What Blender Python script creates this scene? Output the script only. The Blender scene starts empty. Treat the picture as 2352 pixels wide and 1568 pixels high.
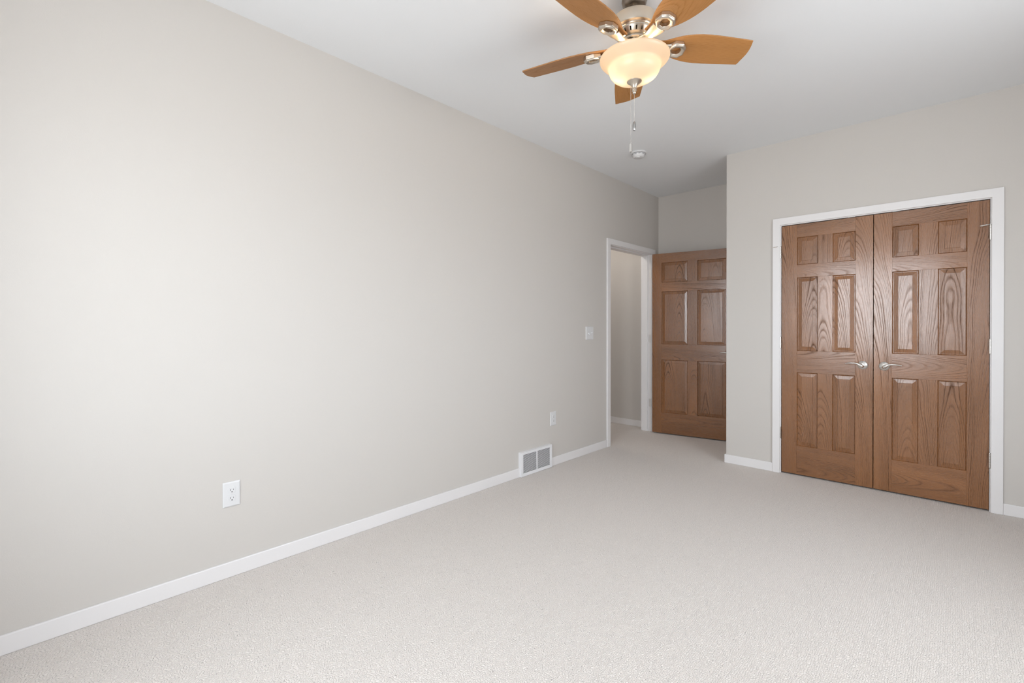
import bpy, bmesh, math, random
from mathutils import Vector, Matrix

S = bpy.context.scene
COL = S.collection
random.seed(7)
R = math.radians

# ------------------------------------------------------------------ camera
W_PX, H_PX = 2352.0, 1568.0
F_PX, PX, PY = 1084.4, 1176.0, 755.83
yaw, pitch, roll = R(-43.19), R(-0.246), R(-0.018)
fwd = Vector((math.sin(yaw) * math.cos(pitch), math.cos(yaw) * math.cos(pitch), math.sin(pitch)))
rgt = Vector((math.cos(yaw), -math.sin(yaw), 0))
up = rgt.cross(fwd)
rgt, up = (math.cos(roll) * rgt + math.sin(roll) * up, -math.sin(roll) * rgt + math.cos(roll) * up)
cam_data = bpy.data.cameras.new('camera')
cam_data.sensor_width = 36.0
cam_data.sensor_fit = 'HORIZONTAL'
cam_data.lens = F_PX * 36.0 / W_PX
cam_data.shift_x = -(PX - W_PX / 2) / W_PX
cam_data.shift_y = (PY - H_PX / 2) / W_PX
cam_data.clip_start = 0.02
cam = bpy.data.objects.new('camera', cam_data)
COL.objects.link(cam)
M = Matrix((rgt, up, -fwd)).transposed().to_4x4()
M.translation = Vector((2.567, 0.0, 1.2095))
cam.matrix_world = M
S.camera = cam

# ------------------------------------------------------------------ light: daylight through the rear window
EXPOSURE = 0.0
SKY = 14.4
world = bpy.data.worlds.new('daylight')
S.world = world
world.use_nodes = True
wn, wl = world.node_tree.nodes, world.node_tree.links
wn.clear()
w_out = wn.new('ShaderNodeOutputWorld')
w_bg = wn.new('ShaderNodeBackground')
w_tc = wn.new('ShaderNodeTexCoord')
w_sep = wn.new('ShaderNodeSeparateXYZ')
w_ramp = wn.new('ShaderNodeValToRGB')
w_ramp.color_ramp.elements[0].position = 0.44
w_ramp.color_ramp.elements[0].color = (0.70, 0.72, 0.735, 1)
w_ramp.color_ramp.elements[1].position = 0.54
w_ramp.color_ramp.elements[1].color = (0.865, 0.93, 0.995, 1)
w_map = wn.new('ShaderNodeMapRange')
w_map.inputs['From Min'].default_value = -1
wl.new(w_tc.outputs['Generated'], w_sep.inputs[0])
wl.new(w_sep.outputs['Z'], w_map.inputs['Value'])
wl.new(w_map.outputs[0], w_ramp.inputs[0])
wl.new(w_ramp.outputs[0], w_bg.inputs['Color'])
w_bg.inputs['Strength'].default_value = SKY
wl.new(w_bg.outputs[0], w_out.inputs[0])

# window openings: one in the rear wall behind the camera, one added in the right wall for fill light, both outside the picture
WX0, WX1, WZ0, WZ1 = 0.85, 2.45, 0.75, 2.25
REAR = -0.55
XR = 3.65
RY0, RY1, RZ0, RZ1 = 1.50, 2.85, 0.90, 2.15
def portal(loc, rot, w, h):
    pd = bpy.data.lights.new('window_daylight', 'AREA')
    pd.shape = 'RECTANGLE'
    pd.size, pd.size_y = w, h
    pd.cycles.is_portal = True
    po = bpy.data.objects.new('window_daylight', pd)
    po.location = loc
    po.rotation_euler = rot
    COL.objects.link(po)
portal(((WX0 + WX1) / 2, REAR - 0.115, (WZ0 + WZ1) / 2), (R(90), 0, 0), WX1 - WX0, WZ1 - WZ0)
portal((XR + 0.115, (RY0 + RY1) / 2, (RZ0 + RZ1) / 2), (R(90), 0, R(90)), RY1 - RY0, RZ1 - RZ0)  # portal of the added right window

# hall ceiling lamp light
hd = bpy.data.lights.new('hall_lamp', 'POINT')
hd.energy = 17
hd.color = (1.0, 0.93, 0.86)
hd.shadow_soft_size = 0.12
ho = bpy.data.objects.new('hall_lamp', hd)
ho.location = (-0.78, 4.30, 2.62)
COL.objects.link(ho)

vs = S.view_settings
vs.view_transform = 'Standard'
vs.look = 'None'
vs.gamma = 1
vs.use_curve_mapping = False
vs.exposure = EXPOSURE
S.cycles.use_denoising = True
S.cycles.max_bounces = 14
S.cycles.diffuse_bounces = 12
S.cycles.sample_clamp_indirect = 8

# ------------------------------------------------------------------ materials
def new_mat(name):
    m = bpy.data.materials.new(name)
    m.use_nodes = True
    nt = m.node_tree
    return m, nt, nt.nodes['Principled BSDF']

def simple(name, col, rough=0.5, metal=0.0, spec=0.5, coat=0.0):
    m, nt, b = new_mat(name)
    b.inputs['Base Color'].default_value = (*col, 1)
    b.inputs['Roughness'].default_value = rough
    b.inputs['Metallic'].default_value = metal
    b.inputs['Specular IOR Level'].default_value = spec
    b.inputs['Coat Weight'].default_value = coat
    return m

def math_node(nt, op, a, b=None, c=None):
    n = nt.nodes.new('ShaderNodeMath')
    n.operation = op
    for i, v in enumerate((a, b, c)):
        if v is None:
            continue
        if isinstance(v, (int, float)):
            n.inputs[i].default_value = v
        else:
            nt.links.new(v, n.inputs[i])
    return n.outputs[0]

def paint(name, col, rough, bump_scale, bump):
    m, nt, b = new_mat(name)
    b.inputs['Base Color'].default_value = (*col, 1)
    b.inputs['Roughness'].default_value = rough
    b.inputs['Specular IOR Level'].default_value = 0.3
    tc = nt.nodes.new('ShaderNodeTexCoord')
    n = nt.nodes.new('ShaderNodeTexNoise')
    n.inputs['Scale'].default_value = bump_scale
    n.inputs['Detail'].default_value = 3
    nt.links.new(tc.outputs['Object'], n.inputs['Vector'])
    bp = nt.nodes.new('ShaderNodeBump')
    bp.inputs['Strength'].default_value = bump
    bp.inputs['Distance'].default_value = 0.001
    nt.links.new(n.outputs['Fac'], bp.inputs['Height'])
    nt.links.new(bp.outputs[0], b.inputs['Normal'])
    return m

M_WALL = paint('greige_wall_paint', (0.572, 0.545, 0.514), 0.62, 260, 0.25)
M_CEIL = paint('white_ceiling_paint', (0.755, 0.77, 0.785), 0.75, 160, 0.3)
M_TRIM = simple('white_trim_enamel', (0.75, 0.735, 0.735), 0.33)
M_PLASTIC = simple('white_plastic', (0.67, 0.67, 0.675), 0.28)
M_REGISTER = simple('white_baked_enamel', (0.77, 0.77, 0.785), 0.35)
M_SLOT = simple('dark_slot', (0.02, 0.02, 0.02), 0.6)
M_DUCT = simple('dark_duct', (0.09, 0.09, 0.095), 0.7)
M_CHROME = simple('satin_nickel', (0.72, 0.70, 0.67), 0.27, 1.0)
M_DARKNICKEL = simple('dark_nickel', (0.36, 0.355, 0.35), 0.3, 1.0)
M_HINGE = simple('dull_hinge_steel', (0.80, 0.79, 0.78), 0.5, 0.6)
M_CANOPY = simple('dark_canopy_metal', (0.30, 0.26, 0.22), 0.35, 1.0)  # canopy metal, darker than the other fan parts
M_RUBBER = simple('pale_rubber', (0.55, 0.50, 0.46), 0.6)

def brushed_metal():
    m, nt, b = new_mat('brushed_nickel')
    b.inputs['Metallic'].default_value = 1
    tc = nt.nodes.new('ShaderNodeTexCoord')
    mp = nt.nodes.new('ShaderNodeMapping')
    mp.inputs['Scale'].default_value = (3, 3, 500)
    n = nt.nodes.new('ShaderNodeTexNoise')
    n.inputs['Scale'].default_value = 1
    nt.links.new(tc.outputs['Object'], mp.inputs[0])
    nt.links.new(mp.outputs[0], n.inputs['Vector'])
    r = nt.nodes.new('ShaderNodeMapRange')
    r.inputs['To Min'].default_value = 0.26
    r.inputs['To Max'].default_value = 0.40
    nt.links.new(n.outputs['Fac'], r.inputs['Value'])
    nt.links.new(r.outputs[0], b.inputs['Roughness'])
    b.inputs['Base Color'].default_value = (0.64, 0.575, 0.49, 1)
    return m
M_NICKEL = brushed_metal()

def oak(name, horizontal, light, dark, freq=150.0, rough=0.22, coat=0.0, spread=0.085, pore=1.0):
    """stained oak: rings of a log cut along the grain, so flat boards show cathedral arches"""
    m, nt, b = new_mat(name)
    L = nt.links
    tc = nt.nodes.new('ShaderNodeTexCoord')
    inf = nt.nodes.new('ShaderNodeObjectInfo')
    sep = nt.nodes.new('ShaderNodeSeparateXYZ')
    L.new(tc.outputs['Object'], sep.inputs[0])
    along, across = (sep.outputs['X'], sep.outputs['Z']) if horizontal else (sep.outputs['Z'], sep.outputs['X'])
    if horizontal == 'blade':
        along, across = sep.outputs['X'], sep.outputs['Y']
    rnd = inf.outputs['Random']
    rnd2 = math_node(nt, 'FRACT', math_node(nt, 'MULTIPLY', rnd, 17.31))
    rnd3 = math_node(nt, 'FRACT', math_node(nt, 'MULTIPLY', rnd, 61.7))
    # slow wobble along the grain
    cmb = nt.nodes.new('ShaderNodeCombineXYZ')
    L.new(math_node(nt, 'MULTIPLY', across, 9.0), cmb.inputs[0])
    L.new(math_node(nt, 'MULTIPLY', along, 1.7), cmb.inputs[1])
    L.new(math_node(nt, 'MULTIPLY', rnd, 90.0), cmb.inputs[2])
    nz = nt.nodes.new('ShaderNodeTexNoise')
    nz.inputs['Scale'].default_value = 1.0
    nz.inputs['Detail'].default_value = 2.5
    L.new(cmb.outputs[0], nz.inputs['Vector'])
    wob = math_node(nt, 'SUBTRACT', nz.outputs['Fac'], 0.5)
    x0 = math_node(nt, 'MULTIPLY', math_node(nt, 'SUBTRACT', rnd2, 0.5), spread * 2)
    xx = math_node(nt, 'ADD', math_node(nt, 'SUBTRACT', across, x0), math_node(nt, 'MULTIPLY', wob, 0.016))
    c1 = nt.nodes.new('ShaderNodeCombineXYZ')
    L.new(math_node(nt, 'MULTIPLY', along, 1.9), c1.inputs[0])
    L.new(math_node(nt, 'MULTIPLY', rnd2, 70.0), c1.inputs[1])
    n1 = nt.nodes.new('ShaderNodeTexNoise')
    n1.inputs['Scale'].default_value = 1.0
    n1.inputs['Detail'].default_value = 1.0
    L.new(c1.outputs[0], n1.inputs['Vector'])
    drift = math_node(nt, 'MULTIPLY', math_node(nt, 'SUBTRACT', n1.outputs['Fac'], 0.5), 0.045)
    slope = math_node(nt, 'ADD', 0.04, math_node(nt, 'MULTIPLY', rnd3, 0.06))
    depth = math_node(nt, 'ADD', 0.085, math_node(nt, 'ADD', drift, math_node(nt, 'ADD', math_node(nt, 'MULTIPLY', along, slope), math_node(nt, 'MULTIPLY', wob, 0.012))))
    rr = math_node(nt, 'SQRT', math_node(nt, 'ADD', math_node(nt, 'MULTIPLY', xx, xx), math_node(nt, 'MULTIPLY', depth, depth)))
    cq = nt.nodes.new('ShaderNodeCombineXYZ')
    L.new(math_node(nt, 'MULTIPLY', rr, 42.0), cq.inputs[0])
    L.new(math_node(nt, 'MULTIPLY', along, 0.9), cq.inputs[1])
    L.new(math_node(nt, 'MULTIPLY', rnd, 33.0), cq.inputs[2])
    nq = nt.nodes.new('ShaderNodeTexNoise')
    nq.inputs['Scale'].default_value = 1.0
    nq.inputs['Detail'].default_value = 2.0
    L.new(cq.outputs[0], nq.inputs['Vector'])
    faint = nt.nodes.new('ShaderNodeMapRange')
    faint.inputs['From Min'].default_value = 0.40
    faint.inputs['From Max'].default_value = 0.68
    faint.inputs['To Min'].default_value = 0.18
    faint.inputs['To Max'].default_value = 1.0
    L.new(nq.outputs['Fac'], faint.inputs['Value'])
    ring = math_node(nt, 'FRACT', math_node(nt, 'ADD', math_node(nt, 'MULTIPLY', rr, freq), math_node(nt, 'MULTIPLY', nq.outputs['Fac'], 3.0)))
    rp = nt.nodes.new('ShaderNodeValToRGB')
    e = rp.color_ramp.elements
    e[0].position, e[0].color = 0.0, (1, 1, 1, 1)
    e[1].position, e[1].color = 0.16, (0.35, 0.35, 0.35, 1)
    for pos, v in ((0.42, 0.06), (0.78, 0.0), (0.93, 0.55), (1.0, 1.0)):
        q = e.new(pos)
        q.color = (v, v, v, 1)
    L.new(ring, rp.inputs[0])
    # fine pores stretched along the grain
    cp = nt.nodes.new('ShaderNodeCombineXYZ')
    L.new(math_node(nt, 'MULTIPLY', across, 900.0), cp.inputs[0])
    L.new(math_node(nt, 'MULTIPLY', along, 28.0), cp.inputs[1])
    L.new(math_node(nt, 'MULTIPLY', rnd, 50.0), cp.inputs[2])
    pz = nt.nodes.new('ShaderNodeTexNoise')
    pz.inputs['Scale'].default_value = 1.0
    pz.inputs['Detail'].default_value = 2.0
    L.new(cp.outputs[0], pz.inputs['Vector'])
    pr = nt.nodes.new('ShaderNodeMapRange')
    pr.inputs['From Min'].default_value = 0.35
    pr.inputs['From Max'].default_value = 0.68
    L.new(pz.outputs['Fac'], pr.inputs['Value'])
    pores = pr.outputs[0]
    fac = math_node(nt, 'ADD', math_node(nt, 'MULTIPLY', math_node(nt, 'MULTIPLY', math_node(nt, 'MULTIPLY', rp.outputs[0], faint.outputs[0]), pore), math_node(nt, 'ADD', 0.40, math_node(nt, 'MULTIPLY', pores, 0.90))),
                    math_node(nt, 'MULTIPLY', pores, 0.20))
    fac = math_node(nt, 'MINIMUM', fac, 1.0)
    # broad tone changes along the board
    tone = math_node(nt, 'ADD', 0.93, math_node(nt, 'MULTIPLY', wob, 0.55))
    tone = math_node(nt, 'MULTIPLY', tone, math_node(nt, 'ADD', 0.92, math_node(nt, 'MULTIPLY', rnd3, 0.16)))
    mx = nt.nodes.new('ShaderNodeMix')
    mx.data_type = 'RGBA'
    mx.clamp_factor = True
    L.new(fac, mx.inputs['Factor'])
    mx.inputs['A'].default_value = (*light, 1)
    mx.inputs['B'].default_value = (*dark, 1)
    vm = nt.nodes.new('ShaderNodeVectorMath')
    vm.operation = 'SCALE'
    L.new(mx.outputs['Result'], vm.inputs[0])
    L.new(tone, vm.inputs['Scale'])
    L.new(vm.outputs[0], b.inputs['Base Color'])
    rg = nt.nodes.new('ShaderNodeMapRange')
    rg.inputs['To Min'].default_value = rough
    rg.inputs['To Max'].default_value = rough + 0.35
    L.new(fac, rg.inputs['Value'])
    L.new(rg.outputs[0], b.inputs['Roughness'])
    L.new(math_node(nt, 'MULTIPLY', math_node(nt, 'SUBTRACT', 1.0, fac), coat), b.inputs['Coat Weight'])
    L.new(math_node(nt, 'MULTIPLY', math_node(nt, 'SUBTRACT', 1.0, math_node(nt, 'MULTIPLY', fac, 0.9)), 0.75), b.inputs['Specular IOR Level'])
    b.inputs['Coat Roughness'].default_value = 0.15
    bp = nt.nodes.new('ShaderNodeBump')
    bp.invert = True
    bp.inputs['Strength'].default_value = 0.5
    bp.inputs['Distance'].default_value = 0.0005
    L.new(fac, bp.inputs['Height'])
    L.new(bp.outputs[0], b.inputs['Normal'])
    return m

OAK_L, OAK_D = (0.285, 0.122, 0.045), (0.078, 0.030, 0.011)
M_OAK_V = oak('stained_oak_upright_grain', False, OAK_L, OAK_D, coat=0.5)
M_OAK_H = oak('stained_oak_level_grain', True, OAK_L, OAK_D, coat=0.5)
M_BLADE = oak('fan_blade_wood', 'blade', (0.42, 0.190, 0.052), (0.22, 0.086, 0.021), freq=170, rough=0.42, spread=0.22, pore=0.45)

def carpet():
    m, nt, b = new_mat('looped_carpet')
    L = nt.links
    b.inputs['Roughness'].default_value = 0.95
    b.inputs['Specular IOR Level'].default_value = 0.1
    b.inputs['Sheen Weight'].default_value = 0.15
    tc = nt.nodes.new('ShaderNodeTexCoord')
    wn_ = nt.nodes.new('ShaderNodeTexNoise')
    wn_.inputs['Scale'].default_value = 70
    wn_.inputs['Detail'].default_value = 2
    L.new(tc.outputs['Object'], wn_.inputs['Vector'])
    off = nt.nodes.new('ShaderNodeVectorMath')
    off.operation = 'MULTIPLY_ADD'
    L.new(wn_.outputs['Color'], off.inputs[0])
    off.inputs[1].default_value = (0.016, 0.018, 0)
    L.new(tc.outputs['Object'], off.inputs[2])
    sp = nt.nodes.new('ShaderNodeSeparateXYZ')
    L.new(off.outputs[0], sp.inputs[0])
    # rows of slanted loops, every other row leaning the other way
    u = math_node(nt, 'MULTIPLY', sp.outputs['X'], 142.0)
    row = math_node(nt, 'FLOOR', u)
    fx = math_node(nt, 'SUBTRACT', math_node(nt, 'SUBTRACT', u, row), 0.5)
    # the lean flips at random along each row
    lc = nt.nodes.new('ShaderNodeCombineXYZ')
    L.new(row, lc.inputs[0])
    L.new(math_node(nt, 'FLOOR', math_node(nt, 'MULTIPLY', sp.outputs['Y'], 42.0)), lc.inputs[1])
    lw = nt.nodes.new('ShaderNodeTexWhiteNoise')
    lw.noise_dimensions = '2D'
    L.new(lc.outputs[0], lw.inputs['Vector'])
    sgn = math_node(nt, 'SUBTRACT', math_node(nt, 'MULTIPLY', lw.outputs['Value'], 2.4), 0.9)
    wr = nt.nodes.new('ShaderNodeTexWhiteNoise')
    wr.noise_dimensions = '1D'
    L.new(row, wr.inputs['W'])
    v = math_node(nt, 'ADD', math_node(nt, 'MULTIPLY', sp.outputs['Y'], 104.0), math_node(nt, 'ADD', wr.outputs['Value'], math_node(nt, 'MULTIPLY', math_node(nt, 'MULTIPLY', fx, sgn), 0.95)))
    col = math_node(nt, 'FLOOR', v)
    fy = math_node(nt, 'SUBTRACT', math_node(nt, 'SUBTRACT', v, col), 0.5)
    cc = nt.nodes.new('ShaderNodeCombineXYZ')
    L.new(row, cc.inputs[0])
    L.new(col, cc.inputs[1])
    wc = nt.nodes.new('ShaderNodeTexWhiteNoise')
    wc.noise_dimensions = '2D'
    L.new(cc.outputs[0], wc.inputs['Vector'])
    rl = wc.outputs['Value']
    ax = math_node(nt, 'MULTIPLY', math_node(nt, 'ABSOLUTE', fx), 2.0)
    ay = math_node(nt, 'MULTIPLY', math_node(nt, 'ABSOLUTE', fy), 2.0)
    dome = math_node(nt, 'MULTIPLY', math_node(nt, 'SUBTRACT', 1.0, math_node(nt, 'MULTIPLY', math_node(nt, 'POWER', ax, 2.4), 0.75)),
                     math_node(nt, 'SUBTRACT', 1.0, math_node(nt, 'MULTIPLY', math_node(nt, 'POWER', ay, 3.0), 0.9)))
    # fine yarn fuzz
    fz = nt.nodes.new('ShaderNodeTexNoise')
    fz.inputs['Scale'].default_value = 650
    fz.inputs['Detail'].default_value = 2
    L.new(tc.outputs['Object'], fz.inputs['Vector'])
    # yarn colour: slightly heathered tufts
    cr = nt.nodes.new('ShaderNodeValToRGB')
    e = cr.color_ramp.elements
    e[0].position, e[0].color = 0.0, (0.665, 0.612, 0.570, 1)
    e[1].position, e[1].color = 1.0, (0.745, 0.694, 0.654, 1)
    L.new(rl, cr.inputs[0])
    # shade down between the loops, painted dark into the yarn colour
    gap = nt.nodes.new('ShaderNodeMapRange')
    gap.inputs['From Min'].default_value = 0.48
    gap.inputs['From Max'].default_value = 0.08
    L.new(dome, gap.inputs['Value'])
    mx = nt.nodes.new('ShaderNodeMix')
    mx.data_type = 'RGBA'
    L.new(math_node(nt, 'MULTIPLY', gap.outputs[0], math_node(nt, 'ADD', 0.25, math_node(nt, 'MULTIPLY', math_node(nt, 'POWER', rl, 1.6), 0.75))), mx.inputs['Factor'])
    L.new(cr.outputs[0], mx.inputs['A'])
    mx.inputs['B'].default_value = (0.17, 0.15, 0.13, 1)
    L.new(mx.outputs['Result'], b.inputs['Base Color'])
    h = math_node(nt, 'MULTIPLY', dome, math_node(nt, 'ADD', 0.75, math_node(nt, 'MULTIPLY', rl, 0.4)))
    h = math_node(nt, 'ADD', h, math_node(nt, 'MULTIPLY', fz.outputs['Fac'], 0.25))
    bp = nt.nodes.new('ShaderNodeBump')
    bp.inputs['Strength'].default_value = 0.7
    bp.inputs['Distance'].default_value = 0.0030
    L.new(h, bp.inputs['Height'])
    L.new(bp.outputs[0], b.inputs['Normal'])
    return m
M_CARPET = carpet()

def bowl_glass():
    m, nt, b = new_mat('frosted_alabaster_glass')
    L = nt.links
    nt.nodes.remove(b)
    out = nt.nodes['Material Output']
    d = nt.nodes.new('ShaderNodeBsdfDiffuse')
    d.inputs['Color'].default_value = (0.62, 0.53, 0.43, 1)
    t = nt.nodes.new('ShaderNodeBsdfTranslucent')
    t.inputs['Color'].default_value = (0.95, 0.88, 0.78, 1)
    g = nt.nodes.new('ShaderNodeBsdfGlossy')
    g.inputs['Roughness'].default_value = 0.35
    a = nt.nodes.new('ShaderNodeMixShader')
    a.inputs[0].default_value = 0.5
    L.new(d.outputs[0], a.inputs[1])
    L.new(t.outputs[0], a.inputs[2])
    c = nt.nodes.new('ShaderNodeMixShader')
    c.inputs[0].default_value = 0.05
    L.new(a.outputs[0], c.inputs[1])
    L.new(g.outputs[0], c.inputs[2])
    L.new(c.outputs[0], out.inputs[0])
    return m
M_BOWL = bowl_glass()

def window_glass():
    m, nt, b = new_mat('window_glass')
    nt.nodes.remove(b)
    out = nt.nodes['Material Output']
    t = nt.nodes.new('ShaderNodeBsdfTransparent')
    g = nt.nodes.new('ShaderNodeBsdfGlossy')
    g.inputs['Roughness'].default_value = 0.02
    a = nt.nodes.new('ShaderNodeMixShader')
    a.inputs[0].default_value = 0.06
    nt.links.new(t.outputs[0], a.inputs[1])
    nt.links.new(g.outputs[0], a.inputs[2])
    nt.links.new(a.outputs[0], out.inputs[0])
    return m
M_GLASS = window_glass()

# ------------------------------------------------------------------ mesh helpers
def add_box(bm, x0, x1, y0, y1, z0, z1):
    vs_ = [bm.verts.new((x, y, z)) for x in (x0, x1) for y in (y0, y1) for z in (z0, z1)]
    for f in ((0, 1, 3, 2), (4, 6, 7, 5), (0, 4, 5, 1), (2, 3, 7, 6), (0, 2, 6, 4), (1, 5, 7, 3)):
        bm.faces.new([vs_[i] for i in f])

def add_prism(bm, pts, axis, a, b):
    """polygon pts (2-D) extruded along axis from a to b"""
    def P(p, t):
        return {'x': (t, p[0], p[1]), 'y': (p[0], t, p[1]), 'z': (p[0], p[1], t)}[axis]
    n = len(pts)
    lo = [bm.verts.new(P(p, a)) for p in pts]
    hi = [bm.verts.new(P(p, b)) for p in pts]
    bm.faces.new(lo)
    bm.faces.new(hi[::-1])
    for i in range(n):
        bm.faces.new((lo[i], hi[i], hi[(i + 1) % n], lo[(i + 1) % n]))

def add_lathe(bm, prof, seg=48, skip=None, cx=0.0, cy=0.0):
    rings = []
    for r, z in prof:
        if r < 1e-6:
            rings.append([bm.verts.new((cx, cy, z))])
        else:
            rings.append([bm.verts.new((cx + r * math.cos(2 * math.pi * i / seg), cy + r * math.sin(2 * math.pi * i / seg), z)) for i in range(seg)])
    for k in range(len(rings) - 1):
        a, b = rings[k], rings[k + 1]
        for i in range(seg):
            j = (i + 1) % seg
            if skip and skip(k, i):
                continue
            if len(a) == 1 and len(b) == 1:
                continue
            if len(a) == 1:
                bm.faces.new((a[0], b[j], b[i]))
            elif len(b) == 1:
                bm.faces.new((a[i], a[j], b[0]))
            else:
                bm.faces.new((a[i], a[j], b[j], b[i]))

def add_tube(bm, path, rad, seg=12):
    pts = [Vector(p) for p in path]
    rads = rad if isinstance(rad, (list, tuple)) else [rad] * len(pts)
    rings = []
    nrm = None
    for i, p in enumerate(pts):
        t = (pts[min(i + 1, len(pts) - 1)] - pts[max(i - 1, 0)]).normalized()
        if nrm is None:
            nrm = t.orthogonal().normalized()
        nrm = (nrm - t * nrm.dot(t)).normalized()
        bn = t.cross(nrm)
        rings.append([bm.verts.new(p + rads[i] * (math.cos(2 * math.pi * k / seg) * nrm + math.sin(2 * math.pi * k / seg) * bn)) for k in range(seg)])
    for a, b in zip(rings, rings[1:]):
        for k in range(seg):
            bm.faces.new((a[k], a[(k + 1) % seg], b[(k + 1) % seg], b[k]))
    bm.faces.new(rings[0][::-1])
    bm.faces.new(rings[-1])

def mesh_obj(name, bm, mat, parent=None, bevel=0.0, smooth=False, segs=2, loc=None):
    bmesh.ops.recalc_face_normals(bm, faces=bm.faces[:])
    me = bpy.data.meshes.new(name)
    bm.to_mesh(me)
    bm.free()
    me.materials.append(mat)
    o = bpy.data.objects.new(name, me)
    COL.objects.link(o)
    if smooth:
        for p in me.polygons:
            p.use_smooth = True
        if smooth != 'all':
            me.set_sharp_from_angle(angle=R(32))
    if bevel:
        md = o.modifiers.new('bevel', 'BEVEL')
        md.width = bevel
        md.segments = segs
        md.limit_method = 'ANGLE'
        md.angle_limit = R(40)
    if parent is not None:
        o.parent = parent
    if loc is not None:
        o.location = loc
    return o

def box_obj(name, x0, x1, y0, y1, z0, z1, mat, parent=None, bevel=0.0, centred=False):
    bm = bmesh.new()
    if centred:
        c = ((x0 + x1) / 2, (y0 + y1) / 2, (z0 + z1) / 2)
        add_box(bm, x0 - c[0], x1 - c[0], y0 - c[1], y1 - c[1], z0 - c[2], z1 - c[2])
        return mesh_obj(name, bm, mat, parent, bevel, loc=c)
    add_box(bm, x0, x1, y0, y1, z0, z1)
    return mesh_obj(name, bm, mat, parent, bevel)

def tag(o, label, cat, group=None, kind=None):
    o['label'] = label
    o['category'] = cat
    if group:
        o['group'] = group
    if kind:
        o['kind'] = kind
    return o

def empty(name, loc, rotz=0.0):
    o = bpy.data.objects.new(name, None)
    o.empty_display_size = 0.05
    COL.objects.link(o)
    o.location = loc
    o.rotation_euler = (0, 0, rotz)
    return o

# ------------------------------------------------------------------ room shell
H = 2.743
YC, YB, XC = 4.39, 5.271, 1.076          # closet face, back wall, closet corner
T = 0.12
EJ0, EJ1, EZ = 4.189, 5.097, 2.0475       # entry door jamb faces and head
CJ0, CJ1, CZ = 1.513, 2.7325, 2.0475      # closet jamb faces and head
JT = 0.018

floor = box_obj('floor', -1.6, XR + T, REAR - T, YB + T, -0.10, 0.0, M_CARPET)
tag(floor, 'pale greige looped pile carpet covering the whole floor', 'carpet', kind='structure')
ceil = box_obj('ceiling', -1.6, XR + T, REAR - T, YB + T, H, H + 0.12, M_CEIL)
tag(ceil, 'smooth white painted ceiling above the whole room', 'ceiling', kind='structure')

def wall(name, boxes, label):
    bm = bmesh.new()
    for b in boxes:
        add_box(bm, *b)
    return tag(mesh_obj(name, bm, M_WALL), label, 'wall', kind='structure')

wall('wall_left', [(-T, 0, REAR - T, EJ0 - JT, 0, H), (-T, 0, EJ1 + JT, YB, 0, H), (-T, 0, EJ0 - JT, EJ1 + JT, EZ + JT, H)],
     'long greige wall on the left with the open doorway at its far end')
wall('wall_back', [(-T, XR, YB, YB + T, 0, H)], 'greige back wall of the alcove behind the open door')
wall('wall_closet', [(XC, CJ0 - JT, YC, YC + T, 0, H), (CJ1 + JT, XR, YC, YC + T, 0, H), (CJ0 - JT, CJ1 + JT, YC, YC + T, CZ + JT, H)],
     'greige wall on the right holding the double closet doors')
wall('wall_alcove_side', [(XC, XC + T, YC + T, YB, 0, H)], 'short greige return wall between the closet and the alcove')
wall('wall_right', [(XR, XR + T, REAR, RY0, 0, H), (XR, XR + T, RY1, YB, 0, H), (XR, XR + T, RY0, RY1, 0, RZ0), (XR, XR + T, RY0, RY1, RZ1, H)], 'greige right wall outside the picture')
wall('wall_rear', [(0, WX0, REAR - T, REAR, 0, H), (WX1, XR + T, REAR - T, REAR, 0, H),
                   (WX0, WX1, REAR - T, REAR, 0, WZ0), (WX0, WX1, REAR - T, REAR, WZ1, H)],
     'greige rear wall with the window behind the camera')
wall('wall_hall', [(-1.6, -T, 5.250, YB + T, 0, H)], 'greige hall wall seen through the open doorway')
wall('wall_hall_far', [(-1.6, -1.45, REAR, 5.250, 0, H)], 'greige far side wall of the hall outside the picture')
wall('wall_hall_end', [(-1.45, -T, 2.6, 2.72, 0, H)], 'greige end wall of the hall outside the picture')

# the rear window, and the right one added as fill light
def window(name, label, a0, a1, z0, z1, place):
    """place(u, d) maps along-wall u and inward depth d (0 = room face of the wall) to x, y"""
    def bx(bm, u0, u1, d0, d1, za, zb):
        (xa, ya), (xb, yb) = place(u0, d0), place(u1, d1)
        add_box(bm, min(xa, xb), max(xa, xb), min(ya, yb), max(ya, yb), za, zb)
    fw, mid = 0.055, (a0 + a1) / 2
    bm = bmesh.new()
    for u0, u1, za, zb in ((a0, a1, z0, z0 + fw), (a0, a1, z1 - fw, z1), (a0, a0 + fw, z0 + fw, z1 - fw), (a1 - fw, a1, z0 + fw, z1 - fw), (mid - 0.03, mid + 0.03, z0 + fw, z1 - fw)):
        bx(bm, u0, u1, -0.10, -0.04, za, zb)
    w = tag(mesh_obj(name, bm, M_TRIM, bevel=0.003), label, 'window', kind='structure')
    for u0, u1 in ((a0 + fw, mid - 0.03), (mid + 0.03, a1 - fw)):
        bm = bmesh.new()
        bx(bm, u0, u1, -0.073, -0.067, z0 + fw, z1 - fw)
        mesh_obj('pane', bm, M_GLASS, w)
    bm = bmesh.new()
    cw = 0.057
    for u0, u1, za, zb in ((a0 - cw, a0, z0, z1 + cw), (a1, a1 + cw, z0, z1 + cw), (a0, a1, z1, z1 + cw)):
        bx(bm, u0, u1, 0, 0.017, za, zb)
    bx(bm, a0 - 0.08, a1 + 0.08, -0.04, 0.04, z0 - 0.02, z0)
    mesh_obj('casing', bm, M_TRIM, w, bevel=0.002)
window('window_1', 'white framed two pane window in the rear wall', WX0, WX1, WZ0, WZ1, lambda u, d: (u, REAR + d))
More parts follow.
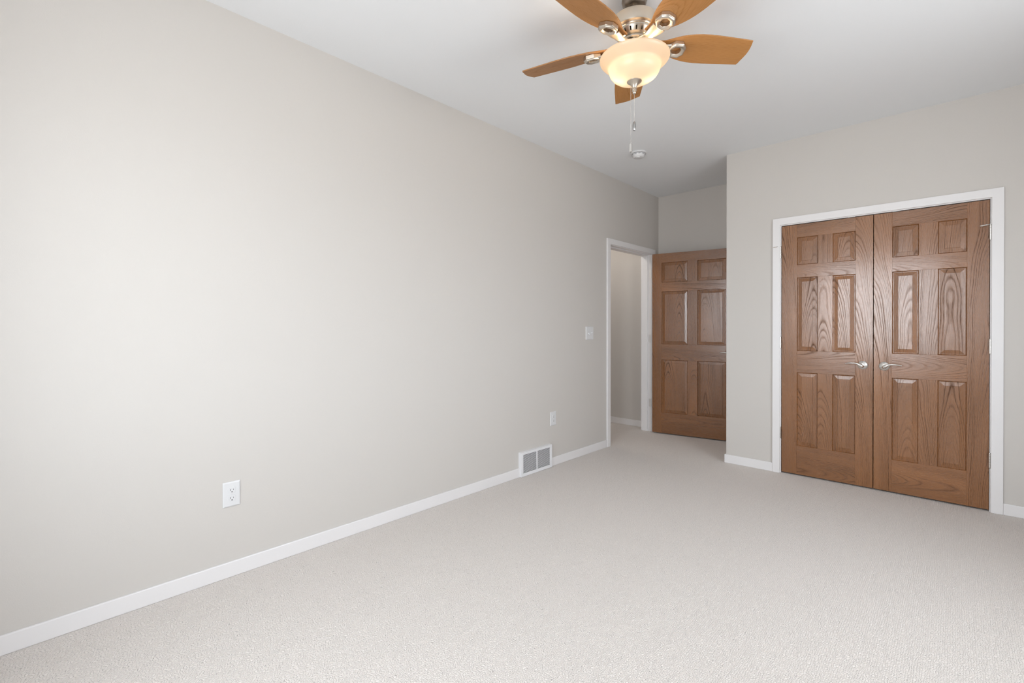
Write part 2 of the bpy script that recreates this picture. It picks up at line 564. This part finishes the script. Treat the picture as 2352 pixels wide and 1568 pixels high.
window('added_fill_window', 'unseen white framed two pane window added in the right wall for fill light', RY0, RY1, RZ0, RZ1, lambda u, d: (XR - d, u))

# baseboards
BH, BT = 0.0735, 0.013
VENT_Y0, VENT_Y1 = 2.812, 3.208
CAS_T = 0.017
E_OUT0, E_OUT1, E_TOP = 4.126, 5.162, 2.109
C_OUT0, C_OUT1, C_TOP = 1.4514, 2.7956, 2.110
def baseboard(name, box, label):
    return tag(box_obj(name, *box, M_TRIM, bevel=0.003), label, 'baseboard', kind='structure')
baseboard('baseboard_left', (0, BT, REAR, VENT_Y0 + 0.002, 0, BH), 'white baseboard along the left wall on the near side of the floor register')
baseboard('baseboard_left_far', (0, BT, VENT_Y1 - 0.002, E_OUT0, 0, BH), 'white baseboard on the left wall between the register and the doorway')
baseboard('baseboard_closet', (XC - BT, C_OUT0, YC - BT, YC, 0, BH), 'short white baseboard left of the closet doors')
baseboard('baseboard_closet_right', (C_OUT1, XR, YC - BT, YC, 0, BH), 'white baseboard right of the closet doors at the picture edge')
baseboard('baseboard_alcove_side', (XC - BT, XC, YC, YB, 0, BH), 'white baseboard on the return wall beside the open door')
baseboard('baseboard_back', (0, XC - BT, YB - BT, YB, 0, BH), 'white baseboard along the alcove back wall behind the open door')
baseboard('baseboard_hall', (-1.45, -T - 0.02, 5.250 - BT, 5.250, 0, BH), 'white baseboard of the hall seen through the doorway')
baseboard('baseboard_rear', (BT, XR, REAR, REAR + BT, 0, BH), 'white baseboard along the rear wall under the window')

# door frames
def frame_pts(o0, o1, top, i0, i1, itop):
    return [(o0, 0), (o0, top), (o1, top), (o1, 0), (i1, 0), (i1, itop), (i0, itop), (i0, 0)]
bm = bmesh.new()
add_prism(bm, frame_pts(E_OUT0, E_OUT1, E_TOP, EJ0 - 0.006, EJ1 + 0.006, EZ + 0.006), 'x', 0, CAS_T)
tr1 = tag(mesh_obj('trim_1', bm, M_TRIM, bevel=0.0025), 'white flat casing framing the open entry doorway', 'door frame', kind='structure')
bm = bmesh.new()
add_prism(bm, frame_pts(EJ0 - JT, EJ1 + JT, EZ + JT, EJ0, EJ1, EZ), 'x', -T - 0.001, 0.002)
mesh_obj('jamb', bm, M_TRIM, tr1, bevel=0.001)
bm = bmesh.new()
add_prism(bm, frame_pts(EJ0 - 0.001, EJ1 + 0.001, EZ + 0.001, EJ0 + 0.011, EJ1 - 0.011, EZ - 0.011), 'x', -T + 0.001, -0.045)
mesh_obj('door_stop', bm, M_TRIM, tr1, bevel=0.0015)
bm = bmesh.new()
add_prism(bm, frame_pts(E_OUT0, E_OUT1 - 0.03, E_TOP, EJ0 - 0.006, EJ1 + 0.006, EZ + 0.006), 'x', -T - CAS_T, -T)
mesh_obj('hall_casing', bm, M_TRIM, tr1, bevel=0.0025)
bm = bmesh.new()
add_prism(bm, frame_pts(C_OUT0, C_OUT1, C_TOP, CJ0 - 0.006, CJ1 + 0.006, CZ + 0.006), 'y', YC - CAS_T, YC)
tr2 = tag(mesh_obj('trim_2', bm, M_TRIM, bevel=0.0025), 'white flat casing framing the double closet doors', 'door frame', kind='structure')
bm = bmesh.new()
add_prism(bm, frame_pts(CJ0 - JT, CJ1 + JT, CZ + JT, CJ0, CJ1, CZ), 'y', YC - 0.002, YC + T)
mesh_obj('jamb', bm, M_TRIM, tr2, bevel=0.001)
for x in (1.99, 2.255):
    box_obj('strike_plate', x - 0.022, x + 0.022, YC + 0.004, YC + 0.03, CZ - 0.0025, CZ, M_DARKNICKEL, tr2, centred=True)

# ------------------------------------------------------------------ six panel doors
ROWS = [(0.232, 0.829), (1.005, 1.600), (1.703, 1.926)]      # panel rows above the slab bottom
DOOR_H = 2.030
def raised_panel(w, h):
    """panel with sticking mould, groove, sloped raise and flat field; front face towards -Y at y=0"""
    bm = bmesh.new()
    prof = [(0.0, 0.0), (0.0012, 0.0028), (0.0034, 0.0075), (0.0055, 0.0108), (0.0088, 0.0108), (0.0335, 0.0066), (0.0343, 0.0034)]
    rings = []
    for ins, d in prof:
        x, z = w / 2 - ins, h / 2 - ins
        rings.append([bm.verts.new(p) for p in ((-x, d, -z), (x, d, -z), (x, d, z), (-x, d, z))])
    for a, b in zip(rings, rings[1:]):
        for i in range(4):
            bm.faces.new((a[i], a[(i + 1) % 4], b[(i + 1) % 4], b[i]))
    bm.faces.new(rings[-1])
    back = [bm.verts.new(p) for p in ((-w / 2, 0.026, -h / 2), (w / 2, 0.026, -h / 2), (w / 2, 0.026, h / 2), (-w / 2, 0.026, h / 2))]
    for i in range(4):
        bm.faces.new((rings[0][(i + 1) % 4], rings[0][i], back[i], back[(i + 1) % 4]))
    bm.faces.new(back[::-1])
    return bm

def six_panel_door(root, x_off, width, cols, y_front, z0):
    """members and panels of a stile-and-rail door; x from x_off to x_off+width, front at y_front facing -Y"""
    th = 0.035
    (a0, a1), (b0, b1) = cols
    def part(name, x0, x1, z_0, z_1, mat):
        return box_obj(name, x0, x1, y_front, y_front + th, z0 + z_0, z0 + z_1, mat, root, bevel=0.0006, centred=True)
    part('stile', x_off, x_off + a0, 0, DOOR_H, M_OAK_V)
    part('stile', x_off + b1, x_off + width, 0, DOOR_H, M_OAK_V)
    zs = [0] + [v for r in ROWS for v in r] + [DOOR_H]
    for k in range(0, 8, 2):
        part('rail', x_off + a0, x_off + b1, zs[k], zs[k + 1], M_OAK_H)
    for (r0, r1) in ROWS:
        part('mullion', x_off + a1, x_off + b0, r0, r1, M_OAK_V)
        for (c0, c1) in cols:
            mesh_obj('raised_panel', raised_panel(c1 - c0, r1 - r0), M_OAK_V, root,
                     loc=(x_off + (c0 + c1) / 2, y_front, z0 + (r0 + r1) / 2))

def lever_handle(root, x, y, z, sgn):
    """round rose with a wave lever pointing along sgn*X, standing off a face towards -Y"""
    bm = bmesh.new()
    add_lathe(bm, [(0.0, 0.016), (0.010, 0.016), (0.018, 0.0125), (0.0265, 0.0105), (0.0315, 0.006), (0.0325, 0.0)], 40)
    bmesh.ops.rotate(bm, verts=bm.verts[:], cent=(0, 0, 0), matrix=Matrix.Rotation(R(90), 3, 'X'))
    h = mesh_obj('door_handle', bm, M_CHROME, root, smooth=True, loc=(x, y, z))
    h['label'] = 'satin nickel lever handle on a round rose'
    # lever: oval shank easing into a flat blade
    bm = bmesh.new()
    path = [(0, -0.012, -0.006), (0.0, -0.040, -0.005), (0.004 * sgn, -0.050, -0.003), (0.014 * sgn, -0.054, 0.004), (0.027 * sgn, -0.055, 0.0125), (0.045 * sgn, -0.055, 0.0165),
            (0.065 * sgn, -0.055, 0.0165), (0.085 * sgn, -0.054, 0.0145), (0.103 * sgn, -0.052, 0.0115)]
    add_tube(bm, path, [0.0115, 0.0115, 0.0125, 0.0115, 0.0082, 0.0064, 0.0058, 0.0052, 0.0036], 14)
    mesh_obj('lever', bm, M_CHROME, h, smooth=True)
    bm = bmesh.new()
    add_lathe(bm, [(0.0, 0.0), (0.003, 0.0), (0.003, 0.002), (0.0, 0.002)], 12)
    bmesh.ops.rotate(bm, verts=bm.verts[:], cent=(0, 0, 0), matrix=Matrix.Rotation(R(90), 3, 'X'))
    mesh_obj('privacy_pin_hole', bm, M_SLOT, h, loc=(0, -0.0095, 0.0225))
    return h

def hinge(root, x, y, z, hgt=0.092):
    bm = bmesh.new()
    n = 5
    for k in range(n):
        z_0 = -hgt / 2 + hgt * k / n
        add_lathe(bm, [(0, z_0 + 0.0006), (0.0058, z_0 + 0.0006), (0.0058, z_0 + hgt / n - 0.0006), (0, z_0 + hgt / n - 0.0006)], 14)
    add_lathe(bm, [(0, hgt / 2 + 0.004), (0.004, hgt / 2 + 0.003), (0.0045, hgt / 2), (0, hgt / 2)], 12)
    add_lathe(bm, [(0, -hgt / 2), (0.0045, -hgt / 2), (0.004, -hgt / 2 - 0.003), (0, -hgt / 2 - 0.004)], 12)
    return mesh_obj('hinge', bm, M_CHROME, root, smooth=True, loc=(x, y, z))

def pin_stop(root, x, y, z, sgn, length):
    """hinge pin door stop: collar on the pin, threaded rod and rubber tip along sgn*X"""
    bm = bmesh.new()
    add_lathe(bm, [(0.0, -0.002), (0.008, -0.002), (0.008, 0.002), (0, 0.002)], 14)
    add_tube(bm, [(0, 0, 0), (sgn * length * 0.45, -0.004, -0.003)], 0.0022, 10)
    add_tube(bm, [(sgn * length * 0.30, -0.003, -0.002), (sgn * length * 0.52, -0.005, -0.003)], 0.0055, 10)
    o = mesh_obj('hinge_pin_stop', bm, M_CHROME, root, smooth=True, loc=(x, y, z))
    bm = bmesh.new()
    add_tube(bm, [(sgn * length * 0.50, -0.005, -0.003), (sgn * length * 0.8, -0.006, -0.0045), (sgn * length, -0.007, -0.006)], [0.0042, 0.0052, 0.0018], 10)
    mesh_obj('rubber_tip', bm, M_RUBBER, o, smooth=True)

Z_DOOR = 0.012
HZ = (1.829, 1.083, 0.337)
# entry door, swung open into the alcove
ang = R(9.86)
d1 = tag(empty('door_1', (0.0255, 5.0865, 0.0), ang), 'open brown oak six panel entry door swung into the alcove', 'door', kind='structure')
six_panel_door(d1, 0.003, 0.905, ((0.106, 0.390), (0.493, 0.777)), -0.043, Z_DOOR)
lever_handle(d1, 0.831, -0.043, 0.926, -1)
for z in HZ:
    o = box_obj('hinge', -0.0025, 0.0, -0.0165, 0.0165, -0.046, 0.046, M_HINGE, d1, bevel=0.001)
    # leaf screwed to the jamb face, pivoting with the pin
    o.matrix_parent_inverse = Matrix.Identity(4)
    o.rotation_euler = (0, 0, R(90) - ang)
    p = Matrix.Rotation(-ang, 3, 'Z') @ Vector((-0.025 - 0.0165, EJ1 - 0.0002 - 5.0865, z))
    o.location = p

# closet doors
d2 = tag(empty('door_2', (1.5165, YC, 0.0)), 'left leaf of the brown oak double closet doors', 'door', group='double closet doors', kind='structure')
six_panel_door(d2, 0.0, 0.605, ((0.110, 0.254), (0.353, 0.4985)), 0.003, Z_DOOR)
lever_handle(d2, 2.0615 - 1.5165, 0.003, 0.9235, -1)
d3 = tag(empty('door_3', (2.1260, YC, 0.0)), 'right leaf of the brown oak double closet doors', 'door', group='double closet doors', kind='structure')
six_panel_door(d3, 0.0, 0.604, ((0.106, 0.2525), (0.353, 0.4985)), 0.003, Z_DOOR)
lever_handle(d3, 2.1885 - 2.1260, 0.003, 0.9230, 1)
for z in HZ:
    hinge(d2, 1.5105 - 1.5165, -0.0085, z)
    hinge(d3, 2.7335 - 2.1260, -0.0085, z)
pin_stop(d2, 1.5105 - 1.5165, -0.0085, HZ[0] + 0.050, -1, 0.058)
pin_stop(d3, 2.7335 - 2.1260, -0.0085, HZ[0] + 0.050, -1, 0.050)

# ------------------------------------------------------------------ wall plates (left wall, facing +X)
def plate_mesh(w, h, t=0.0065):
    bm = bmesh.new()
    e = 0.006
    r0 = [(0, -w / 2, -h / 2), (0, w / 2, -h / 2), (0, w / 2, h / 2), (0, -w / 2, h / 2)]
    r1 = [(t * 0.45, y, z) for _, y, z in r0]
    sy, sz = (w / 2 - e) / (w / 2), (h / 2 - e) / (h / 2)
    r2 = [(t, y * sy, z * sz) for _, y, z in r0]
    rings = [[bm.verts.new(p) for p in r] for r in (r0, r1, r2)]
    for a, b in zip(rings, rings[1:]):
        for i in range(4):
            bm.faces.new((a[i], a[(i + 1) % 4], b[(i + 1) % 4], b[i]))
    bm.faces.new(rings[0][::-1])
    bm.faces.new(rings[-1])
    return bm

def disc_x(bm, y, z, r, x0, x1, seg=16):
    add_prism(bm, [(y + r * math.cos(2 * math.pi * k / seg), z + r * math.sin(2 * math.pi * k / seg)) for k in range(seg)], 'x', x0, x1)

def outlet(y, z, label):
    root = tag(empty('wall_outlet', (0.0, y, z)), label, 'outlet', group='duplex outlets on the left wall')
    mesh_obj('cover_plate', plate_mesh(0.0775, 0.1215), M_PLASTIC, root, bevel=0.001)
    for dz in (0.0195, -0.0195):
        bm = bmesh.new()
        pts = []
        for k in range(36):
            a = 2 * math.pi * k / 36
            pts.append((max(-0.0172, min(0.0172, 0.0178 * math.cos(a))), max(-0.0142, min(0.0142, 0.0178 * math.sin(a)))))
        add_prism(bm, pts, 'x', 0.0, 0.0030)
        rc = mesh_obj('receptacle', bm, M_PLASTIC, root, bevel=0.0009, loc=(0.0055, 0, dz))
        bm = bmesh.new()
        add_box(bm, 0.0024, 0.0033, -0.0073, -0.0053, -0.0015, 0.0072)
        mesh_obj('slot', bm, M_SLOT, rc)
        bm = bmesh.new()
        add_box(bm, 0.0024, 0.0033, 0.0055, 0.0073, -0.0005, 0.0062)
        mesh_obj('slot', bm, M_SLOT, rc)
        bm = bmesh.new()
        disc_x(bm, 0, -0.0078, 0.0027, 0.0024, 0.0033)
        mesh_obj('ground_hole', bm, M_SLOT, rc)
    bm = bmesh.new()
    disc_x(bm, 0, 0, 0.0032, 0.0060, 0.0072)
    mesh_obj('screw', bm, M_PLASTIC, root, bevel=0.0005)
    return root
outlet(0.7385, 0.399, 'white duplex wall outlet nearest the camera, low on the bright part of the left wall')
outlet(3.259, 0.410, 'white duplex wall outlet low on the left wall above the floor register')

sw = tag(empty('light_switch', (0.0, 3.823, 1.152)), 'white two toggle light switch plate on the left wall beside the doorway', 'light switch')
mesh_obj('cover_plate', plate_mesh(0.129, 0.1265), M_PLASTIC, sw, bevel=0.001)
for dy, upw in ((-0.023, -1), (0.023, 1)):
    bm = bmesh.new()
    pr = [(0.004, -0.006), (0.004, 0.006), (0.0105, upw * 0.004 + 0.0052), (0.0205, upw * 0.0115 + 0.0030), (0.0205, upw * 0.0115 - 0.0030), (0.0105, upw * 0.004 - 0.0052)]
    n = [[bm.verts.new((x, s * (0.0047 if x < 0.015 else 0.0036), z)) for x, z in pr] for s in (-1, 1)]
    bm.faces.new(n[0])
    bm.faces.new(n[1][::-1])
    for i in range(6):
        j = (i + 1) % 6
        bm.faces.new((n[0][i], n[1][i], n[1][j], n[0][j]))
    mesh_obj('toggle', bm, M_PLASTIC, sw, bevel=0.0008, loc=(0, dy, 0))
    for dz in (0.030, -0.030):
        bm = bmesh.new()
        disc_x(bm, 0, 0, 0.003, 0.0055, 0.0074)
        mesh_obj('screw', bm, M_PLASTIC, sw, bevel=0.0005, loc=(0, dy, dz))

# floor register on the left wall
VZ0, VZ1, VX = 0.003, 0.1975, 0.030
vy, vz, vh = (VENT_Y0 + VENT_Y1) / 2, (VZ0 + VZ1) / 2, (VZ1 - VZ0) / 2
reg = tag(empty('floor_register', (0.0, vy, VZ0)), 'white louvred baseboard register at the foot of the left wall', 'vent')
vw = (VENT_Y1 - VENT_Y0) / 2
GY0, GM0, GM1, GY1 = 2.8355 - vy, 3.0005 - vy, 3.0145 - vy, 3.1775 - vy
GZ0, GZ1 = 0.0285 - VZ0, 0.1785 - VZ0
bm = bmesh.new()
hh = VZ1 - VZ0
fr = [(-vw, GY0, 0, hh), (GM0, GM1, GZ0, GZ1), (GY1, vw, 0, hh), (GY0, GY1, 0, GZ0), (GY0, GY1, GZ1, hh)]
for y0, y1, z0, z1 in fr:
    add_box(bm, VX - 0.003, VX, y0, y1, z0, z1)
for y0, y1, z0, z1 in ((-vw, -vw + 0.002, 0, hh), (vw - 0.002, vw, 0, hh), (-vw + 0.002, vw - 0.002, hh - 0.002, hh), (-vw + 0.002, vw - 0.002, 0, 0.002)):
    add_box(bm, 0, VX - 0.003, y0, y1, z0, z1)
mesh_obj('frame', bm, M_REGISTER, reg)
NS = 18
for y0, y1 in ((GY0, GM0), (GM1, GY1)):
    bm = bmesh.new()
    pitch_ = (GZ1 - GZ0) / NS
    for k in range(NS + 1):
        z = GZ0 + k * pitch_
        zt = min(z + 0.0018, GZ1)
        zb_ = max(z - 0.0018, GZ0)
        add_prism(bm, [(VX - 0.0006, zb_), (VX - 0.0006, zt), (VX - 0.0105, zt - 0.0030), (VX - 0.0105, zb_ - 0.0030)], 'y', y0, y1)
    mesh_obj('louvre_panel', bm, M_REGISTER, reg)
bm = bmesh.new()
add_box(bm, 0.014, 0.0155, -vw + 0.004, vw - 0.004, 0.004, hh - 0.004)
mesh_obj('damper', bm, M_DUCT, reg)
for y in (-vw + 0.011, vw - 0.012):
    bm = bmesh.new()
    disc_x(bm, 0, 0, 0.0042, VX - 0.0005, VX + 0.0018)
    mesh_obj('screw', bm, M_REGISTER, reg, bevel=0.0008, loc=(0, y, hh / 2))

# ------------------------------------------------------------------ smoke detector
sd = tag(empty('smoke_detector', (0.535, 3.790, H)), 'round white smoke detector on the ceiling near the alcove', 'smoke detector')
bm = bmesh.new()
add_lathe(bm, [(0, 0), (0.064, 0), (0.066, -0.003), (0.066, -0.009), (0.063, -0.013), (0.0, -0.013)], 64)
mesh_obj('base', bm, M_PLASTIC, sd, smooth=True)
bm = bmesh.new()
add_lathe(bm, [(0, -0.013), (0.051, -0.013), (0.051, -0.0175), (0.0, -0.0175)], 64)
mesh_obj('vent_gap', bm, M_DUCT, sd, smooth=True)
bm = bmesh.new()
add_lathe(bm, [(0, -0.0165), (0.0555, -0.0165), (0.0565, -0.018), (0.0555, -0.024), (0.050, -0.035), (0.044, -0.043), (0.036, -0.047), (0.0, -0.048)], 64)
mesh_obj('cover', bm, M_PLASTIC, sd, smooth=True)
bm = bmesh.new()
add_lathe(bm, [(0, -0.046), (0.0165, -0.046), (0.0165, -0.0505), (0.014, -0.052), (0, -0.0525)], 32, cx=0.008, cy=-0.020)
mesh_obj('test_button', bm, M_PLASTIC, sd, smooth=True)
for k in range(10):
    a = 2 * math.pi * (k + 0.5) / 10
    bm = bmesh.new()
    add_box(bm, -0.0005, 0.0012, -0.0095, 0.0095, -0.0012, 0.0012)
    mesh_obj('sound_slot', bm, M_DUCT, sd, loc=(0.0556 * math.cos(a), 0.0556 * math.sin(a), -0.0235)).rotation_euler = (0, 0, a)

# ------------------------------------------------------------------ ceiling fan
FX, FY = 1.4654, 2.0134
fan = tag(empty('ceiling_fan', (FX, FY, H)), 'brushed nickel five blade ceiling fan with a lit frosted glass bowl', 'ceiling fan')
def fz(z):
    return z - H
def lathe_part(name, prof, mat, seg=64, skip=None, parent=None, cx=0, cy=0):
    bm = bmesh.new()
    add_lathe(bm, [(r, fz(z)) for r, z in prof], seg, skip, cx, cy)
    return mesh_obj(name, bm, mat, parent or fan, smooth=True)
lathe_part('canopy', [(0, H), (0.058, H), (0.0585, H - 0.006), (0.056, H - 0.008), (0.055, H - 0.020), (0.051, H - 0.028), (0.043, H - 0.033), (0.028, H - 0.036), (0.0, H - 0.037)], M_CANOPY)
lathe_part('downrod', [(0, 2.715), (0.0135, 2.715), (0.0135, 2.658), (0.020, 2.646), (0.020, 2.638), (0, 2.638)], M_NICKEL, 32)
lathe_part('motor_housing', [(0.0, 2.660), (0.045, 2.659), (0.080, 2.657), (0.0985, 2.654), (0.1025, 2.650), (0.1035, 2.645), (0.1035, 2.604), (0.1015, 2.598), (0.095, 2.595),
                             (0.091, 2.592), (0.089, 2.588), (0.086, 2.587), (0.0, 2.587)], M_NICKEL, 96)
NSL = 19
lathe_part('vent_collar', [(0.086, 2.588), (0.0855, 2.583), (0.0825, 2.577), (0.073, 2.562), (0.0685, 2.557), (0.066, 2.556), (0.060, 2.554), (0.0, 2.554)], M_NICKEL, NSL * 8,
           skip=lambda k, i: k == 2 and i % 8 in (0, 1))
lathe_part('inner_sleeve', [(0.062, 2.587), (0.060, 2.555)], M_NICKEL, 48)
lathe_part('flywheel', [(0.0, 2.5535), (0.058, 2.5535), (0.060, 2.551), (0.060, 2.545), (0.056, 2.542), (0.0, 2.542)], M_NICKEL, 64)
lathe_part('light_kit_hub', [(0.0, 2.5415), (0.034, 2.5415), (0.036, 2.538), (0.036, 2.512), (0.033, 2.509), (0.033, 2.505), (0.048, 2.502), (0.052, 2.497), (0.052, 2.480), (0.046, 2.476), (0, 2.476)], M_NICKEL, 64)

# bowl
bowl_out = [(0.157, 2.4735), (0.1595, 2.471), (0.1600, 2.467), (0.1580, 2.462), (0.1520, 2.455), (0.1430, 2.4465), (0.1340, 2.4395), (0.1265, 2.4345), (0.1215, 2.4300), (0.1190, 2.4255),
            (0.1178, 2.4190), (0.1158, 2.4100), (0.1110, 2.3980), (0.1025, 2.3868), (0.0895, 2.3768), (0.0720, 2.3694), (0.0505, 2.3648), (0.0260, 2.3623), (0.012, 2.362)]
bowl_in = [(max(r - 0.0035, 0.012), z + 0.0035) for r, z in reversed(bowl_out[2:])]
bm = bmesh.new()
add_lathe(bm, [(r, fz(z)) for r, z in bowl_out + bowl_in + [bowl_out[0]]], 96)
bowl = mesh_obj('glass_bowl', bm, M_BOWL, fan, smooth='all')
fin = lathe_part('finial', [(0.0, 2.3650), (0.0325, 2.3645), (0.0345, 2.3625), (0.0340, 2.3600), (0.0285, 2.3565), (0.0210, 2.3505), (0.0150, 2.3435), (0.0115, 2.3370), (0.0100, 2.3325),
                            (0.0120, 2.3310), (0.0120, 2.3275), (0.0088, 2.3260), (0.0088, 2.3220), (0.0110, 2.3200), (0.0105, 2.3165), (0.0065, 2.3145), (0.0065, 2.3110), (0.0082, 2.3085),
                            (0.0070, 2.3050), (0.0, 2.3035)], M_NICKEL, 40)

# bulbs inside the bowl
for k, (dx, dy, pw) in enumerate(((-0.046, -0.030, 1.15), (0.040, 0.040, 0.7))):
    bm = bmesh.new()
    bmesh.ops.create_uvsphere(bm, u_segments=20, v_segments=12, radius=0.021)
    bmesh.ops.translate(bm, verts=bm.verts[:], vec=(dx, dy, fz(2.432)))
    add_tube(bm, [(dx, dy, fz(2.445)), (dx * 0.95, dy * 0.95, fz(2.478))], 0.012, 16)
    mb, nt, pb = new_mat('lamp_bulb') if k == 0 else (bpy.data.materials['lamp_bulb'], None, None)
    if pb is not None:
        pb.inputs['Base Color'].default_value = (0.9, 0.85, 0.75, 1)
        pb.inputs['Emission Color'].default_value = (1.0, 0.74, 0.42, 1)
        pb.inputs['Emission Strength'].default_value = 3.5
    bulb = mesh_obj('bulb', bm, mb, fan, smooth=True)
    ld = bpy.data.lights.new('bulb_light', 'POINT')
    ld.energy = 2.2 * pw
    ld.color = (1.0, 0.74, 0.44)
    ld.shadow_soft_size = 0.02
    lo = bpy.data.objects.new('bulb_light', ld)
    lo.location = (dx * 0.9, dy * 0.9, fz(2.490))
    lo.parent = fan
    COL.objects.link(lo)
    l2 = bpy.data.lights.new('bulb_light', 'POINT')
    l2.energy = 0.48 * pw
    l2.color = (1.0, 0.86, 0.70)
    l2.shadow_soft_size = 0.02
    lo2 = bpy.data.objects.new('bulb_light', l2)
    lo2.location = (dx * 1.1, dy * 1.1, fz(2.402))
    lo2.parent = fan
    COL.objects.link(lo2)

# blades
ZB, PITCH, TH0 = 2.5388, R(-14.13), R(50.66)
half = [(0.098, 0.027), (0.120, 0.0285), (0.140, 0.0315), (0.160, 0.040), (0.182, 0.051), (0.210, 0.0625), (0.240, 0.0710), (0.270, 0.0770), (0.300, 0.0805), (0.340, 0.0820), (0.380, 0.0812),
        (0.420, 0.0795), (0.470, 0.0765), (0.520, 0.0735), (0.556, 0.0712)]
tip = [(0.5600, 0.0600), (0.5618, 0.0480), (0.5640, 0.0360), (0.5668, 0.0230), (0.5686, 0.0080), (0.5692, -0.0070), (0.5680, -0.0220), (0.5655, -0.0370), (0.5618, -0.0520), (0.5580, -0.0640)]
outline = [(r, h) for r, h in half] + tip + [(r, -h) for r, h in reversed(half)]
bm = bmesh.new()
add_prism(bm, outline, 'z', -0.003, 0.003)
blade0 = mesh_obj('blade', bm, M_BLADE, fan, bevel=0.0012)
# blade iron: arm from the flywheel to a pierced hexagonal boss under the blade
bm = bmesh.new()
def hexa(s, c=0.202):
    base = [(0.045, 0.017), (0.024, 0.040), (-0.016, 0.040), (-0.042, 0.016)]
    pts = base + [(x, -y) for x, y in reversed(base)]
    return [(c + x * s[0], y * s[1]) for x, y in pts]
lv = [(hexa((1.0, 1.0)), -0.0042), (hexa((1.0, 1.0)), -0.0200), (hexa((0.93, 0.93)), -0.0225), (hexa((0.90, 0.90)), -0.0262), (hexa((0.78, 0.78)), -0.0290),
      (hexa((0.66, 0.62)), -0.0270), (hexa((0.60, 0.55)), -0.0240), (hexa((0.52, 0.46)), -0.0225), (hexa((0.50, 0.44)), -0.0042)]
rings = [[bm.verts.new((x, y, z)) for x, y in pts] for pts, z in lv]
for a, b in zip(rings, rings[1:] + rings[:1]):
    n = len(a)
    for i in range(n):
        bm.faces.new((a[i], a[(i + 1) % n], b[(i + 1) % n], b[i]))
# arm: tapering, gently waisted and arched
stations = [(0.034, 0.0175, -0.0035), (0.055, 0.0190, -0.0050), (0.078, 0.0195, -0.0140), (0.100, 0.0220, -0.0215), (0.125, 0.0270, -0.0235), (0.148, 0.0320, -0.0235), (0.168, 0.0340, -0.0225)]
prev = None
for s_, w_, z_ in stations:
    sec = [(-w_, z_ + 0.0035), (-w_ * 0.92, z_ - 0.0005), (-w_ * 0.55, z_ - 0.0040), (0.0, z_ - 0.0050), (w_ * 0.55, z_ - 0.0040), (w_ * 0.92, z_ - 0.0005), (w_, z_ + 0.0035), (0.0, z_ + 0.0045)]
    ring = [bm.verts.new((s_, y, z)) for y, z in sec]
    if prev:
        for i in range(8):
            bm.faces.new((prev[i], prev[(i + 1) % 8], ring[(i + 1) % 8], ring[i]))
    else:
        bm.faces.new(ring[::-1])
    prev = ring
bm.faces.new(prev)
iron0 = mesh_obj('blade_iron', bm, M_NICKEL, fan, smooth=True, bevel=0.0008)
def blade_matrix(k):
    return Matrix.Translation((0, 0, fz(ZB))) @ Matrix.Rotation(TH0 + k * 2 * math.pi / 5, 4, 'Z') @ Matrix.Rotation(PITCH, 4, 'X')
for k in range(5):
    for src in (blade0, iron0):
        o = src if k == 0 else src.copy()
        if k:
            COL.objects.link(o)
            o.parent = fan
        o.matrix_local = blade_matrix(k)

# pull chains
def chain(name, x, y, z1, z0, fob_kind):
    bm = bmesh.new()
    n = int((z1 - z0) / 0.0034)
    for i in range(n + 1):
        z = fz(z1 - (z1 - z0) * i / n)
        mtx = Matrix.Translation((x, y, z))
        bmesh.ops.create_icosphere(bm, subdivisions=1, radius=0.00135, matrix=mtx)
    add_tube(bm, [(x, y, fz(z1)), (x, y, fz(z0))], 0.0004, 6)
    c = mesh_obj(name, bm, M_CHROME, fan, smooth='all')
    bm = bmesh.new()
    if fob_kind == 'barrel':
        add_lathe(bm, [(0, fz(z0) + 0.001), (0.0045, fz(z0)), (0.0060, fz(z0) - 0.004), (0.0080, fz(z0) - 0.014), (0.0083, fz(z0) - 0.024), (0.0066, fz(z0) - 0.037), (0.0052, fz(z0) - 0.041), (0, fz(z0) - 0.041)], 8, cx=x, cy=y)
        mesh_obj('fob', bm, M_DARKNICKEL, c, smooth=True, bevel=0.0006)
    else:
        s = 0.0052
        add_box(bm, x - s, x + s, y - s, y + s, fz(z0) - 0.039, fz(z0))
        mesh_obj('fob', bm, M_CHROME, c, bevel=0.0012)
    return c
chain('pull_chain', 0.0, 0.0, 2.3035, 2.1735, 'barrel')
chain('pull_chain', -0.0120, -0.0112, 2.3490, 2.0715, 'bar')
bm = bmesh.new()
add_tube(bm, [(-0.006, -0.0056, fz(2.345)), (-0.0120, -0.0112, fz(2.349))], 0.0030, 10)
mesh_obj('chain_guide', bm, M_CHROME, fan, smooth=True)
